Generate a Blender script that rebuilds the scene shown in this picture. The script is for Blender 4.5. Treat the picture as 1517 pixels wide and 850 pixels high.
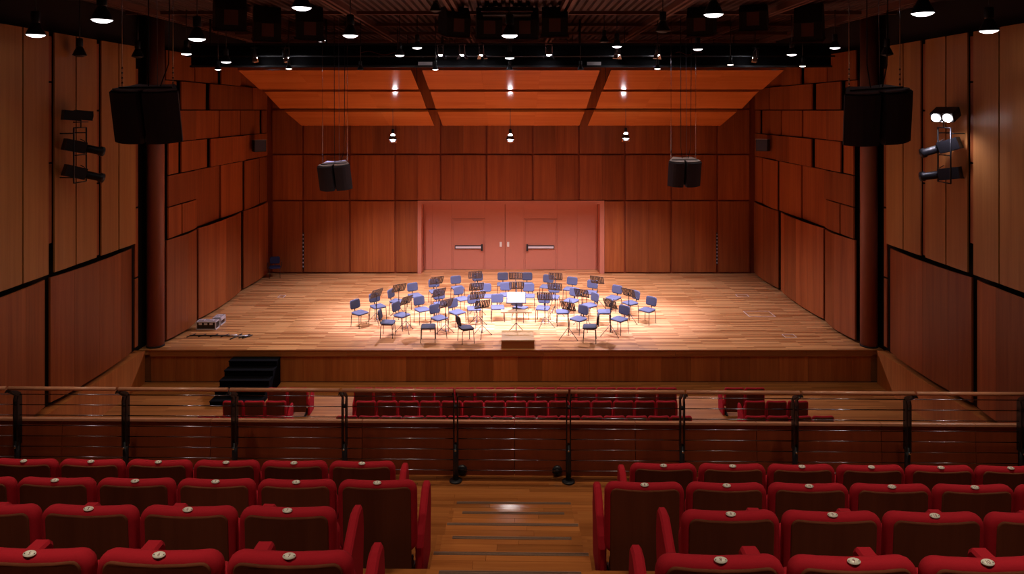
import bpy, math, random
from mathutils import Vector, Matrix, Euler

for o in list(bpy.data.objects):
    bpy.data.objects.remove(o, do_unlink=True)
scene = bpy.context.scene
col = scene.collection
R = math.radians
rnd = random.Random(7)

# ------------------------------------------------------------------ camera
F, CX, HY, CZ = 1050.0, 757.0, 163.0, 7.3      # focal length, vanishing point and eye height (stage floor is z = 0)
cam = bpy.data.cameras.new('camera')
cam.sensor_fit = 'HORIZONTAL'
cam.sensor_width = 36.0
cam.lens = F / 1517 * 36
cam.shift_x = (758.5 - CX) / 1517
cam.shift_y = -(425 - HY) / 1517
cam.clip_start = 0.05
camo = bpy.data.objects.new('camera', cam)
col.objects.link(camo)
camo.location = (0, 0, CZ)
camo.rotation_euler = (R(90), 0, 0)
scene.camera = camo

# ------------------------------------------------------------------ world and exposure
w = bpy.data.worlds.new('world')
scene.world = w
w.use_nodes = True
w.node_tree.nodes['Background'].inputs[0].default_value = (0.02, 0.01, 0.008, 1)
w.node_tree.nodes['Background'].inputs[1].default_value = 0.2
scene.view_settings.view_transform = 'Standard'
scene.view_settings.look = 'None'
scene.view_settings.gamma = 1
scene.view_settings.use_curve_mapping = False
scene.view_settings.exposure = 0.0

# lamp powers (the lamps themselves are built further down)
P_BACK = 1700       # three bright pendants under the reflectors
P_PAR = 5200         # spotlights on the lighting bridge
P_BRIDGE = 100       # small bells along the bridge
P_HOUSE = 430        # large bells over the auditorium
P_SEAT = 380         # added unseen bells that light the balcony
P_RACK = 260        # lit wall spotlights
C_KEY = (0.98, 0.88, 1.12)
C_PAR = (0.84, 0.84, 1.45)
C_WARM = (1.0, 0.80, 0.62)

# ------------------------------------------------------------------ helpers
def px(x, y, Y):
    """point at depth Y seen at photo pixel (x, y)"""
    return Vector(((x - CX) * Y / F, Y, CZ - (y - HY) * Y / F))

def on_floor(x, y, z=0.0):
    Y = F * (CZ - z) / (y - HY)
    return Vector(((x - CX) * Y / F, Y, z))

class MB:
    def __init__(s):
        s.v = []; s.f = []; s.smooth = []
    def quadlist(s, vs, fs, smooth=False):
        b = len(s.v)
        s.v += [tuple(v) for v in vs]
        for f in fs:
            s.f.append([b + i for i in f]); s.smooth.append(smooth)
        return s
    def box(s, x0, x1, y0, y1, z0, z1, m=None):
        vs = [Vector(p) for p in ((x0,y0,z0),(x1,y0,z0),(x1,y1,z0),(x0,y1,z0),(x0,y0,z1),(x1,y0,z1),(x1,y1,z1),(x0,y1,z1))]
        if m is not None: vs = [m @ v for v in vs]
        return s.quadlist(vs, [(0,3,2,1),(4,5,6,7),(0,1,5,4),(1,2,6,5),(2,3,7,6),(3,0,4,7)])
    def tube(s, pts, r, n=8, cap=True, smooth=True):
        pts = [Vector(p) for p in pts]
        rs = r if isinstance(r, (list, tuple)) else [r] * len(pts)
        rings = []
        up = None
        for i, p in enumerate(pts):
            a = pts[max(i-1, 0)]; b = pts[min(i+1, len(pts)-1)]
            d = (b - a).normalized()
            if up is None:
                up = Vector((0,0,1)) if abs(d.z) < 0.9 else Vector((0,1,0))
            u = d.cross(up)
            if u.length < 1e-6: u = d.orthogonal()
            u.normalize(); v = u.cross(d).normalized()
            up = v
            rings.append([p + (u*math.cos(2*math.pi*k/n) + v*math.sin(2*math.pi*k/n))*rs[i] for k in range(n)])
        vs = [q for rg in rings for q in rg]; fs = []
        for i in range(len(pts)-1):
            for k in range(n):
                k2 = (k+1) % n
                fs.append((i*n+k, i*n+k2, (i+1)*n+k2, (i+1)*n+k))
        s.quadlist(vs, fs, smooth)
        if cap:
            b = len(s.v) - len(vs)
            s.f.append([b+k for k in reversed(range(n))]); s.smooth.append(False)
            s.f.append([b+(len(pts)-1)*n+k for k in range(n)]); s.smooth.append(False)
        return s
    def lathe(s, prof, n=20, m=None, smooth=True):
        vs = []
        for (r, z) in prof:
            for k in range(n):
                a = 2*math.pi*k/n
                p = Vector((r*math.cos(a), r*math.sin(a), z))
                vs.append(m @ p if m is not None else p)
        fs = []
        for i in range(len(prof)-1):
            for k in range(n):
                k2 = (k+1) % n
                fs.append((i*n+k, i*n+k2, (i+1)*n+k2, (i+1)*n+k))
        s.quadlist(vs, fs, smooth)
        return s
    def prism(s, poly, axis, a, b, m=None):
        """poly in the two remaining axes (order kept), extruded along axis from a to b"""
        def mk(p, t):
            q = {'x': (t, p[0], p[1]), 'y': (p[0], t, p[1]), 'z': (p[0], p[1], t)}[axis]
            q = Vector(q)
            return m @ q if m is not None else q
        n = len(poly)
        vs = [mk(p, a) for p in poly] + [mk(p, b) for p in poly]
        fs = [list(range(n)), list(reversed(range(n, 2*n)))]
        fs += [(i, n+i, n+(i+1) % n, (i+1) % n) for i in range(n)]
        return s.quadlist(vs, fs)
    def slab(s, wd, h, t, r, bev, dip=0.0, m=None, n=5, bulge=0.0):
        """soft rounded rectangle in XZ, thickness along Y"""
        def outline(e):
            pts = []
            rr = max(r - e, 0.004)
            for cx, cz, a0 in ((wd/2-r, h/2-r, 0), (-wd/2+r, h/2-r, 90), (-wd/2+r, -h/2+r, 180), (wd/2-r, -h/2+r, 270)):
                for k in range(n+1):
                    a = R(a0 + 90*k/n)
                    pts.append((cx + rr*math.cos(a), cz + rr*math.sin(a)))
            # extra point on top edge for the dip
            i = n+1
            pts[i:i] = [(x, h/2 - e) for x in (wd*0.25, 0.0, -wd*0.25)]
            return pts
        layers = [(-t/2, bev), (-t/2+bev*0.3, bev*0.3), (-t/2+bev, 0), (t/2-bev, 0), (t/2-bev*0.3, bev*0.3), (t/2, bev)]
        vs = []; N = None
        for y, e in layers:
            o = outline(e); N = len(o)
            for x, z in o:
                zz = z - (dip*(1-(2*x/wd)**2) if z > 0 else 0)
                p = Vector((x, y - bulge*(1-(2*x/wd)**2), zz))
                vs.append(m @ p if m is not None else p)
        fs = []
        for i in range(len(layers)-1):
            for k in range(N):
                k2 = (k+1) % N
                fs.append((i*N+k, (i+1)*N+k, (i+1)*N+k2, i*N+k2))
        s.quadlist(vs, fs, True)
        b = len(s.v) - len(vs)
        s.f.append([b+k for k in range(N)]); s.smooth.append(False)
        s.f.append([b+(len(layers)-1)*N+k for k in reversed(range(N))]); s.smooth.append(False)
        return s
    def mesh(s, name, mat):
        me = bpy.data.meshes.new(name)
        me.from_pydata(s.v, [], s.f)
        me.polygons.foreach_set('use_smooth', s.smooth)
        import bmesh
        bm = bmesh.new(); bm.from_mesh(me)
        bmesh.ops.recalc_face_normals(bm, faces=bm.faces)
        bm.to_mesh(me); bm.free()
        if mat is not None: me.materials.append(M[mat])
        me.update()
        return me
    def build(s, name, mat, parent=None, loc=None, rot=None, centre=False):
        if centre:
            n = len(s.v)
            lo = [min(v[i] for v in s.v) for i in range(3)]; hi = [max(v[i] for v in s.v) for i in range(3)]
            c = [(lo[i]+hi[i])/2 for i in range(3)]
            s.v = [(v[0]-c[0], v[1]-c[1], v[2]-c[2]) for v in s.v]
            loc = c
        o = bpy.data.objects.new(name, s.mesh(name, mat))
        col.objects.link(o)
        if loc is not None: o.location = loc
        if rot is not None: o.rotation_euler = rot
        if parent is not None: o.parent = parent
        return o

def empty(name, loc=(0,0,0), rz=0.0):
    o = bpy.data.objects.new(name, None)
    o.empty_display_size = 0.1
    col.objects.link(o); o.location = loc; o.rotation_euler = (0, 0, rz)
    return o

def tag(o, label, cat, group=None):
    o['label'] = label; o['category'] = cat
    if group: o['group'] = group
    return o

def struct(o, label=None):
    o['kind'] = 'structure'
    if label: o['label'] = label
    return o

KIDS = {}
def kids(o):
    return [c for c in o.children]

def copy_tree(o, parent=None, skip=()):
    c = o.copy(); col.objects.link(c)
    c.parent = parent
    for ch in list(o.children):
        if ch.name.split('.')[0] in skip: continue
        copy_tree(ch, c, skip)
    return c

CARD = 'zero one two three four five six seven eight nine ten eleven twelve thirteen fourteen fifteen'.split()
ORD = ['first','second','third','fourth','fifth','sixth','seventh','eighth','ninth','tenth','eleventh','twelfth',
       'thirteenth','fourteenth','fifteenth','sixteenth','seventeenth','eighteenth','nineteenth','twentieth']

def spot(name, parent, loc, target, power, color, size, blend=0.6, radius=0.08):
    l = bpy.data.lights.new(name, 'SPOT')
    l.energy = power; l.color = color; l.spot_size = R(size); l.spot_blend = blend; l.shadow_soft_size = radius
    o = bpy.data.objects.new(name, l); col.objects.link(o)
    d = Vector(target) - Vector(loc)
    o.rotation_euler = d.to_track_quat('-Z', 'Y').to_euler()
    o.location = Vector(loc) - (parent.location if parent is not None else Vector())
    if parent is not None: o.parent = parent
    return o

# ------------------------------------------------------------------ materials
M = {}
def nodes(name):
    m = bpy.data.materials.new(name); m.use_nodes = True
    nt = m.node_tree
    return m, nt, nt.nodes['Principled BSDF']

def plain(name, c, rough=0.5, metal=0.0, spec=0.5, noise=0.0, nscale=40, bump=0.0, emit=0.0, sheen=0.0):
    m, nt, b = nodes(name)
    b.inputs['Base Color'].default_value = (*c, 1)
    b.inputs['Roughness'].default_value = rough
    b.inputs['Metallic'].default_value = metal
    b.inputs['Specular IOR Level'].default_value = spec
    if sheen: b.inputs['Sheen Weight'].default_value = sheen
    if emit:
        b.inputs['Emission Color'].default_value = (*c, 1); b.inputs['Emission Strength'].default_value = emit
    if noise or bump:
        tc = nt.nodes.new('ShaderNodeTexCoord'); nz = nt.nodes.new('ShaderNodeTexNoise')
        nz.inputs['Scale'].default_value = nscale; nz.inputs['Detail'].default_value = 4
        nt.links.new(tc.outputs['Object'], nz.inputs['Vector'])
        if noise:
            mx = nt.nodes.new('ShaderNodeMix'); mx.data_type = 'RGBA'
            mx.inputs['A'].default_value = (*[k*(1-noise) for k in c], 1)
            mx.inputs['B'].default_value = (*[min(k*(1+noise), 1) for k in c], 1)
            nt.links.new(nz.outputs['Fac'], mx.inputs['Factor'])
            nt.links.new(mx.outputs['Result'], b.inputs['Base Color'])
        if bump:
            bp = nt.nodes.new('ShaderNodeBump'); bp.inputs['Strength'].default_value = bump; bp.inputs['Distance'].default_value = 0.002
            nt.links.new(nz.outputs['Fac'], bp.inputs['Height']); nt.links.new(bp.outputs['Normal'], b.inputs['Normal'])
    M[name] = m
    return m

def wood(name, dark, light, axis='Z', rough=0.45, spec=0.4, across=9.0, along=0.35, var=0.22, stripe=0.35):
    m, nt, b = nodes(name)
    L = nt.links.new; N = nt.nodes.new
    tc = N('ShaderNodeTexCoord'); oi = N('ShaderNodeObjectInfo')
    off = N('ShaderNodeVectorMath'); off.operation = 'MULTIPLY_ADD'
    cmb = N('ShaderNodeCombineXYZ')
    for i in range(3): L(oi.outputs['Random'], cmb.inputs[i])
    off.inputs[1].default_value = (37, 53, 71)
    L(cmb.outputs[0], off.inputs[0]); L(tc.outputs['Object'], off.inputs[2])
    mp = N('ShaderNodeMapping')
    mp.inputs['Scale'].default_value = tuple(along if a == axis else across for a in 'XYZ')
    L(off.outputs[0], mp.inputs['Vector'])
    n1 = N('ShaderNodeTexNoise'); n1.inputs['Scale'].default_value = 1.0; n1.inputs['Detail'].default_value = 6; n1.inputs['Roughness'].default_value = 0.65
    L(mp.outputs[0], n1.inputs['Vector'])
    mp2 = N('ShaderNodeMapping')
    mp2.inputs['Scale'].default_value = tuple(0.02 if a == axis else 2.2 for a in 'XYZ')
    L(off.outputs[0], mp2.inputs['Vector'])
    n2 = N('ShaderNodeTexNoise'); n2.inputs['Scale'].default_value = 1.0; n2.inputs['Detail'].default_value = 1
    L(mp2.outputs[0], n2.inputs['Vector'])
    mxf = N('ShaderNodeMix'); mxf.data_type = 'FLOAT'; mxf.inputs['Factor'].default_value = stripe
    L(n1.outputs['Fac'], mxf.inputs['A']); L(n2.outputs['Fac'], mxf.inputs['B'])
    cr = N('ShaderNodeValToRGB')
    cr.color_ramp.elements[0].position = 0.32; cr.color_ramp.elements[0].color = (*dark, 1)
    cr.color_ramp.elements[1].position = 0.70; cr.color_ramp.elements[1].color = (*light, 1)
    L(mxf.outputs['Result'], cr.inputs['Fac'])
    hs = N('ShaderNodeHueSaturation')
    mr = N('ShaderNodeMapRange'); mr.inputs['To Min'].default_value = 1-var; mr.inputs['To Max'].default_value = 1+var
    L(oi.outputs['Random'], mr.inputs['Value']); L(mr.outputs[0], hs.inputs['Value']); L(cr.outputs[0], hs.inputs['Color'])
    L(hs.outputs[0], b.inputs['Base Color'])
    b.inputs['Roughness'].default_value = rough; b.inputs['Specular IOR Level'].default_value = spec
    M[name] = m

def boards(name, dark, light, width, row, rough, spec, coat=0.0):
    m, nt, b = nodes(name)
    L = nt.links.new; N = nt.nodes.new
    tc = N('ShaderNodeTexCoord')
    br = N('ShaderNodeTexBrick'); br.inputs['Scale'].default_value = 1
    br.inputs['Brick Width'].default_value = width; br.inputs['Row Height'].default_value = row
    br.inputs['Mortar Size'].default_value = 0.0015; br.inputs['Mortar Smooth'].default_value = 0.3
    br.offset = 0.37; br.offset_frequency = 2; br.squash = 1
    br.inputs['Color1'].default_value = (0, 0, 0, 1); br.inputs['Color2'].default_value = (1, 1, 1, 1)
    br.inputs['Mortar'].default_value = (0.12, 0.12, 0.12, 1)
    L(tc.outputs['Object'], br.inputs['Vector'])
    mp = N('ShaderNodeMapping'); mp.inputs['Scale'].default_value = (0.8, 22, 5)
    L(tc.outputs['Object'], mp.inputs['Vector'])
    nz = N('ShaderNodeTexNoise'); nz.inputs['Scale'].default_value = 1; nz.inputs['Detail'].default_value = 5
    L(mp.outputs[0], nz.inputs['Vector'])
    mx = N('ShaderNodeMix'); mx.data_type = 'FLOAT'; mx.inputs['Factor'].default_value = 0.25
    L(br.outputs['Color'], mx.inputs['A']); L(nz.outputs['Fac'], mx.inputs['B'])
    cr = N('ShaderNodeValToRGB')
    cr.color_ramp.elements[0].position = 0.1; cr.color_ramp.elements[0].color = (*dark, 1)
    cr.color_ramp.elements[1].position = 0.85; cr.color_ramp.elements[1].color = (*light, 1)
    L(mx.outputs['Result'], cr.inputs['Fac']); L(cr.outputs[0], b.inputs['Base Color'])
    b.inputs['Roughness'].default_value = rough; b.inputs['Specular IOR Level'].default_value = spec
    if coat:
        b.inputs['Coat Weight'].default_value = coat; b.inputs['Coat Roughness'].default_value = 0.2
    M[name] = m

wood('panel_wood', (0.22, 0.047, 0.010), (0.41, 0.112, 0.026))
wood('apron_wood', (0.33, 0.088, 0.019), (0.56, 0.190, 0.046))
wood('pale_panel', (0.36, 0.145, 0.038), (0.50, 0.225, 0.066), var=0.10)
wood('reflector_wood', (0.46, 0.120, 0.022), (0.62, 0.185, 0.040), axis='X', rough=0.13, spec=0.4, var=0.06)
wood('parapet_wood', (0.20, 0.036, 0.011), (0.30, 0.062, 0.019), rough=0.4, var=0.06)
wood('seat_panel', (0.105, 0.028, 0.012), (0.17, 0.047, 0.020), rough=0.8, spec=0.1, var=0.12)
wood('podium_wood', (0.44, 0.25, 0.08), (0.60, 0.37, 0.14), axis='X', var=0.02)
wood('fascia_wood', (0.30, 0.095, 0.022), (0.46, 0.17, 0.045), axis='X', var=0.05)
wood('tread_wood', (0.27, 0.078, 0.018), (0.50, 0.175, 0.045), axis='X', rough=0.12, spec=0.6, across=18, along=0.8, var=0.20)
boards('stage_boards', (0.30, 0.100, 0.028), (0.72, 0.36, 0.135), 1.5, 0.085, 0.32, 0.5)
boards('floor_boards', (0.24, 0.078, 0.016), (0.40, 0.150, 0.036), 1.5, 0.085, 0.6, 0.2)
plain('door_paint', (0.55, 0.185, 0.105), 0.5, noise=0.04, nscale=6)
plain('backing', (0.014, 0.005, 0.003), 0.9)
plain('black', (0.010, 0.010, 0.012), 0.55)
plain('black_metal', (0.012, 0.012, 0.015), 0.38, spec=0.5)
plain('black_matte', (0.006, 0.006, 0.007), 0.9, spec=0.1)
plain('grille', (0.055, 0.055, 0.078), 0.85, noise=0.4, nscale=220, bump=0.4)
plain('cabinet_top', (0.38, 0.34, 0.36), 0.7)
plain('steel', (0.55, 0.56, 0.60), 0.22, metal=1.0)
plain('rod_steel', (0.30, 0.30, 0.38), 0.22, metal=1.0)
plain('rail_wood', (0.62, 0.27, 0.15), 0.28, spec=0.5, noise=0.12, nscale=12)
plain('red_fabric', (0.40, 0.012, 0.022), 0.9, spec=0.15, noise=0.12, nscale=120, bump=0.25)
plain('blue_fabric', (0.072, 0.070, 0.092), 0.9, spec=0.2, noise=0.12, nscale=150, bump=0.2)
plain('navy_fabric', (0.030, 0.034, 0.085), 0.9, spec=0.2, noise=0.12, nscale=150)
plain('column_paint', (0.32, 0.095, 0.050), 0.5, noise=0.08, nscale=3)
plain('ceiling_steel', (0.070, 0.028, 0.019), 0.6, noise=0.15, nscale=3)
plain('beam_steel', (0.17, 0.068, 0.045), 0.55)
plain('ceiling_box', (0.020, 0.014, 0.013), 0.7)
plain('box_flap', (0.20, 0.090, 0.070), 0.7)
plain('plate_white', (0.80, 0.76, 0.64), 0.3)
plain('ink', (0.20, 0.02, 0.03), 0.6)
plain('paper', (0.85, 0.84, 0.88), 0.8)
plain('paper_ink', (0.25, 0.25, 0.30), 0.8)
plain('alu', (0.80, 0.79, 0.84), 0.35, metal=0.4)
plain('case_side', (0.040, 0.022, 0.016), 0.5, noise=0.2, nscale=20)
plain('carpet_black', (0.004, 0.004, 0.005), 0.95, spec=0.05, noise=0.3, nscale=90)
plain('lamp_glow', (1.0, 0.95, 0.97), 0.5, emit=5)
plain('lamp_glow_bright', (1.0, 0.95, 0.97), 0.5, emit=22)
plain('lamp_glow_hot', (1.0, 0.96, 1.0), 0.5, emit=40)
plain('lamp_glow_dim', (1.0, 0.86, 0.74), 0.5, emit=4)
plain('reflector_silver', (0.75, 0.76, 0.82), 0.18, metal=1.0)
plain('white_dot', (0.55, 0.52, 0.60), 0.5)
plain('nosing', (0.24, 0.15, 0.10), 0.4, metal=0.25, noise=0.3, nscale=60)
plain('stand_metal', (0.030, 0.018, 0.014), 0.4, metal=0.2)
plain('chrome', (0.45, 0.45, 0.48), 0.25, metal=1.0)
plain('cable', (0.25, 0.25, 0.30), 0.4, metal=0.6)
plain('red_cable', (0.20, 0.02, 0.01), 0.6)

# ================================================================== STRUCTURE
STG_F, STG_B = 21.61, 31.67     # stage front edge, plane of the back panels
LOW = -1.0                      # stalls floor
CEIL = 10.2

# stalls floor and stage
o = MB().box(-11.35, 11.35, 5.0, STG_F + 0.02, LOW - 0.12, LOW).build('floor', 'floor_boards'); struct(o, 'timber boarded floor of the stalls below the stage')
stage = MB().box(-11.35, 11.35, STG_F, 33.2, -0.16, 0.0).box(-11.35, 11.35, STG_F + 0.10, 33.2, LOW, -0.16).build('floor_stage', 'stage_boards')
struct(stage, 'raised stage of pale narrow timber boards')
MB().box(-11.1, 11.1, STG_F - 0.035, STG_F - 0.001, -0.035, 0.0).build('edge_strip', 'fascia_wood', stage, None)
for i in range(22):
    x0 = -11.0 + i * 1.0
    if i % 2 == 0:
        MB().box(x0 + .004, x0 + 1.996, STG_F - 0.02, STG_F + 0.0, -0.20, -0.037).build('fascia_board', 'fascia_wood', stage, centre=True)
edges = [-11.0, -10.24, -9.68, -9.10, -8.5, -7.2, -5.5, -3.2, -2.0, 0.2, 2.4, 4.6, 6.4, 8.2, 9.08, 9.78, 10.4, 11.0]
for a, b in zip(edges[:-1], edges[1:]):
    n = max(1, round((b - a) / 0.75))
    for k in range(n):
        p, q = a + (b-a)*k/n, a + (b-a)*(k+1)/n
        MB().box(p + .003, q - .003, STG_F + 0.045, STG_F + 0.098, LOW + 0.01, -0.205).build('front_panel', 'apron_wood', stage, centre=True)

# side walls -------------------------------------------------------
WS, WA = 10.98, 11.44           # backing planes beside the stage and beside the auditorium
def wall_piece(parent, s, W, y0, y1, z0, z1, d0, d1, dm, mat='panel_wood', t=0.05, name='panel', n=6):
    """a bent panel on a side wall; d0, dm, d1 are how far it stands proud at its ends and middle"""
    vs = []
    for k in range(n+1):
        u = k / n
        d = d0*(1-u) + d1*u + (dm - (d0+d1)/2) * 4*u*(1-u)
        y = y0 + (y1-y0)*u
        for dd in (d, d - t):
            for z in (z0, z1):
                vs.append((s*(W - dd), y, z))
    fs = []
    for k in range(n):
        a = 4*k; b = a + 4
        fs += [(a, b, b+1, a+1), (a+2, a+3, b+3, b+2), (a, a+2, b+2, b), (a+1, b+1, b+3, a+3)]
    fs += [(0, 1, 3, 2), (4*n, 4*n+2, 4*n+3, 4*n+1)]
    return MB().quadlist(vs, fs).build(name, mat, parent, centre=True)

def side_wall(s, name):
    wall = MB()
    for (a, b, W) in ((5.0, 22.26, WA), (22.26, 33.2, WS)):
        x0, x1 = sorted((s*W, s*(W + 0.35 + (WA - W))))
        wall.box(x0, x1, a, b, LOW, CEIL)
    wall = wall.build(name, 'backing')
    struct(wall, 'side wall clad in stepped and bent timber panels')
    r = random.Random(11)      # both walls mirror each other
    g = 0.022
    def row(z0, z1, ed, lo=0.10, hi=0.24):
        for a, b in zip(ed[:-1], ed[1:]):
            d0 = r.uniform(lo, hi); d1 = r.uniform(lo, hi)
            if r.random() < 0.5: d0 = hi
            wall_piece(wall, s, WS, a + g, b - g*(1 + r.random()*1.4), z0 + g*0.8, z1 - g*0.8, d0, d1, (d0+d1)/2 + r.uniform(-.01, .05))
    E = 31.58
    row(8.25, 9.20, [22.22, 24.22, 26.28, 28.5, E])
    row(7.30, 8.25, [22.22, 23.08, 25.3, 27.45, 29.5, E])
    row(6.28, 7.30, [22.22, 24.27, 26.35, 28.5, 30.6, E])
    row(5.25, 6.28, [22.22, 23.1, 25.36, 27.5, 28.8, E])
    row(3.25, 5.25, [24.37, 26.44, 28.6, 30.6, E])
    row(4.25, 5.25, [22.22, 24.37])
    row(3.25, 4.25, [22.22, 23.16, 24.37])
    # tall bent panels at stage level
    low = [((22.22, 23.36, 24.28), (0.20, 0.34, 0.22)), ((24.46, 25.6, 26.56, 27.74, 28.42), (0.20, 0.30, 0.31, 0.27, 0.16)), ((28.66, 30.1, E), (0.18, 0.28, 0.16))]
    for ys, ds in low:
        for i in range(len(ys)-1):
            wall_piece(wall, s, WS, ys[i] + .003, ys[i+1] - .003, 0.10, 3.22, ds[i], ds[i+1], (ds[i]+ds[i+1])/2 + .02)
    # auditorium: pale tall panels in pairs with brown blocks in the gaps
    top = 21.15
    for k in range(6):
        a = top - 1.99*k
        for (y0, y1) in ((a - 0.88, a), (a - 1.76, a - 0.93)):
            wall_piece(wall, s, WA, y0, y1, 3.32, 9.2, 0.24, 0.24, 0.25, 'pale_panel', 0.04, n=2)
        gy0, gy1 = a - 1.99 + .035, a - 1.76 - .035
        z = 2.6 + (0.7 if k % 2 else 0.0) + 0.75
        while z < 8.9:
            wall_piece(wall, s, WA, gy0, gy1, z, min(z + 1.93, 9.1), 0.19, 0.19, 0.19, 'panel_wood', 0.04, 'gap_block', n=1)
            z += 1.98
    for z in (0.2, 2.3, 4.4, 6.5):
        wall_piece(wall, s, WA, 21.2, 21.36, z, z + 2.04, 0.20, 0.20, 0.20, 'panel_wood', 0.04, 'gap_block', n=1)
    # wainscot of wide bent panels
    for ys, ds in (((17.36, 18.15, 19.2, 20.3, 21.04), (0.16, 0.26, 0.30, 0.27, 0.18)), ((13.4, 14.25, 15.3, 16.33, 17.12), (0.16, 0.26, 0.30, 0.27, 0.18)), ((9.4, 10.2, 11.3, 12.4, 13.16), (0.16, 0.26, 0.30, 0.27, 0.18))):
        for i in range(len(ys)-1):
            wall_piece(wall, s, WA, ys[i] + .003, ys[i+1] - .003, 0.14, 3.2, ds[i], ds[i+1], (ds[i]+ds[i+1])/2 + .015)
    # plinth at stage height
    y = STG_F - 0.08
    while y > 8:
        x0, x1 = sorted((s*11.12, s*WA))
        MB().box(x0, x1, y - 2.4, y - .004, LOW, 0.0).build('plinth_panel', 'apron_wood', wall, centre=True)
        y -= 2.4
    return wall
side_wall(-1, 'wall_left'); side_wall(1, 'wall_right')

# back wall --------------------------------------------------------
DOOR_Y = 32.4
wb = MB().box(-11.33, -4.12, STG_B + 0.075, STG_B + 1.0, 0, CEIL).box(4.12, 11.33, STG_B + 0.075, STG_B + 1.0, 0, CEIL).box(-4.12, 4.12, STG_B + 0.075, STG_B + 1.0, 3.12, CEIL).build('wall_back', 'parapet_wood')
struct(wb, 'back wall of the stage clad in a grid of timber panels')
bx = [-10.70, -9.29, -7.2, -5.17, -3.14, -1.09, .97, 3.03, 5.08, 7.15, 9.21, 10.70]
def back_piece(x0, x1, z0, z1, d0=0.0, d1=0.0, bulge=0.02, n=4):
    vs = []
    for k in range(n+1):
        u = k/n; x = x0 + (x1-x0)*u
        y = STG_B - (d0*(1-u) + d1*u) - bulge*4*u*(1-u)
        for yy in (y, STG_B + 0.07):
            for z in (z0, z1): vs.append((x, yy, z))
    fs = []
    for k in range(n):
        a = 4*k; b = a+4
        fs += [(a, b, b+1, a+1), (a+2, a+3, b+3, b+2), (a, a+2, b+2, b), (a+1, b+1, b+3, a+3)]
    fs += [(0, 1, 3, 2), (4*n, 4*n+2, 4*n+3, 4*n+1)]
    return MB().quadlist(vs, fs).build('panel', 'panel_wood', wb, centre=True)
for z0, z1 in ((0.07, 3.225), (3.295, 5.28), (5.36, 7.30), (7.38, 9.4)):
    for a, b in zip(bx[:-1], bx[1:]):
        a2, b2 = a + .045, b - .045
        if z0 < 1:
            if a2 > -4.15 and b2 < 4.15: continue
            if a2 < -4.15 < b2: b2 = -4.18
            if a2 < 4.15 < b2: a2 = 4.18
        wdt = b2 - a2
        if wdt > 1.6:
            m_ = a2 + wdt*0.5
            back_piece(a2, m_ - .002, z0, z1, 0.0, 0.035, 0.008); back_piece(m_ + .002, b2, z0, z1, 0.035, 0.0, 0.008)
        else:
            back_piece(a2, b2, z0, z1, 0, 0, 0.02)
# door surround
fr = MB().box(-4.17, -4.0, STG_B - 0.03, DOOR_Y, 0, 3.26).box(3.97, 4.17, STG_B - 0.03, DOOR_Y, 0, 3.26).box(-4.0, 3.97, STG_B - 0.03, DOOR_Y, 3.10, 3.26).build('trim_1', 'door_paint')
struct(fr, 'salmon painted surround of the stage doors')
# two door leaves
xs = (lambda p: (p - CX) * DOOR_Y / F)
def door_leaf(n, x0, x1, joints, wick, bar, hx, s):
    d = struct(empty('door_%d' % n, ((x0+x1)/2, DOOR_Y, 0)), 'salmon pink stage door leaf with a small inset door and push bar')
    def part(name, mat, mb, parent=d):
        c = Vector(d.location)
        mb.v = [tuple(Vector(v) - c) for v in mb.v]
        return mb.build(name, mat, parent)
    part('core', 'door_paint', MB().box(x0, x1, DOOR_Y + .05, DOOR_Y + .09, 0, 3.10))
    js = [x0] + joints + [x1]
    for a, b in zip(js[:-1], js[1:]):
        if abs(a - wick[0]) < .01:
            part('upper_panel', 'door_paint', MB().box(a + .006, b - .006, DOOR_Y, DOOR_Y + .05, 2.36, 3.10))
            wd = part('wicket_door', 'door_paint', MB().box(a + .075, b - .075, DOOR_Y, DOOR_Y + .05, 0.02, 2.27))
            fm = part('wicket_frame', 'door_paint', MB().box(a + .006, a + .066, DOOR_Y + .008, DOOR_Y + .05, 0, 2.345).box(b - .066, b - .006, DOOR_Y + .008, DOOR_Y + .05, 0, 2.345).box(a + .066, b - .066, DOOR_Y + .008, DOOR_Y + .05, 2.285, 2.345))
            z = 7.3 - (365.8 - HY) * DOOR_Y / F
            pb = part('push_bar', 'alu', MB().box(bar[0], bar[1], DOOR_Y - .09, DOOR_Y - .05, z - .045, z + .045), wd)
            pb['label'] = 'silver push bar'
            q = bar[1] if s < 0 else bar[0]
            part('push_bar_bracket', 'black', MB().box(bar[0] - .03, bar[1] + .03, DOOR_Y - .05, DOOR_Y, z - .075, z + .075).box(q - .04, q + .04, DOOR_Y - .12, DOOR_Y, z - .16, z + .13), wd)
        else:
            part('door_panel', 'door_paint', MB().box(a + .004, b - .004, DOOR_Y, DOOR_Y + .05, 0.01, 3.10))
    z = 7.3 - (361.7 - HY) * DOOR_Y / F
    part('handle', 'plate_white', MB().box(hx - .05, hx + .05, DOOR_Y - .03, DOOR_Y, z - .11, z + .11))
    return d
door_leaf(1, -3.995, xs(748.2) - .006, [xs(640.9), xs(669.5), xs(718.5)], (xs(669.5), xs(718.5)), (xs(675), xs(714)), xs(741.8), -1)
door_leaf(2, xs(748.2) + .006, 3.965, [xs(776), xs(825.8), xs(855)], (xs(776), xs(825.8)), (xs(781), xs(820)), xs(752.8), 1)

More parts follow.
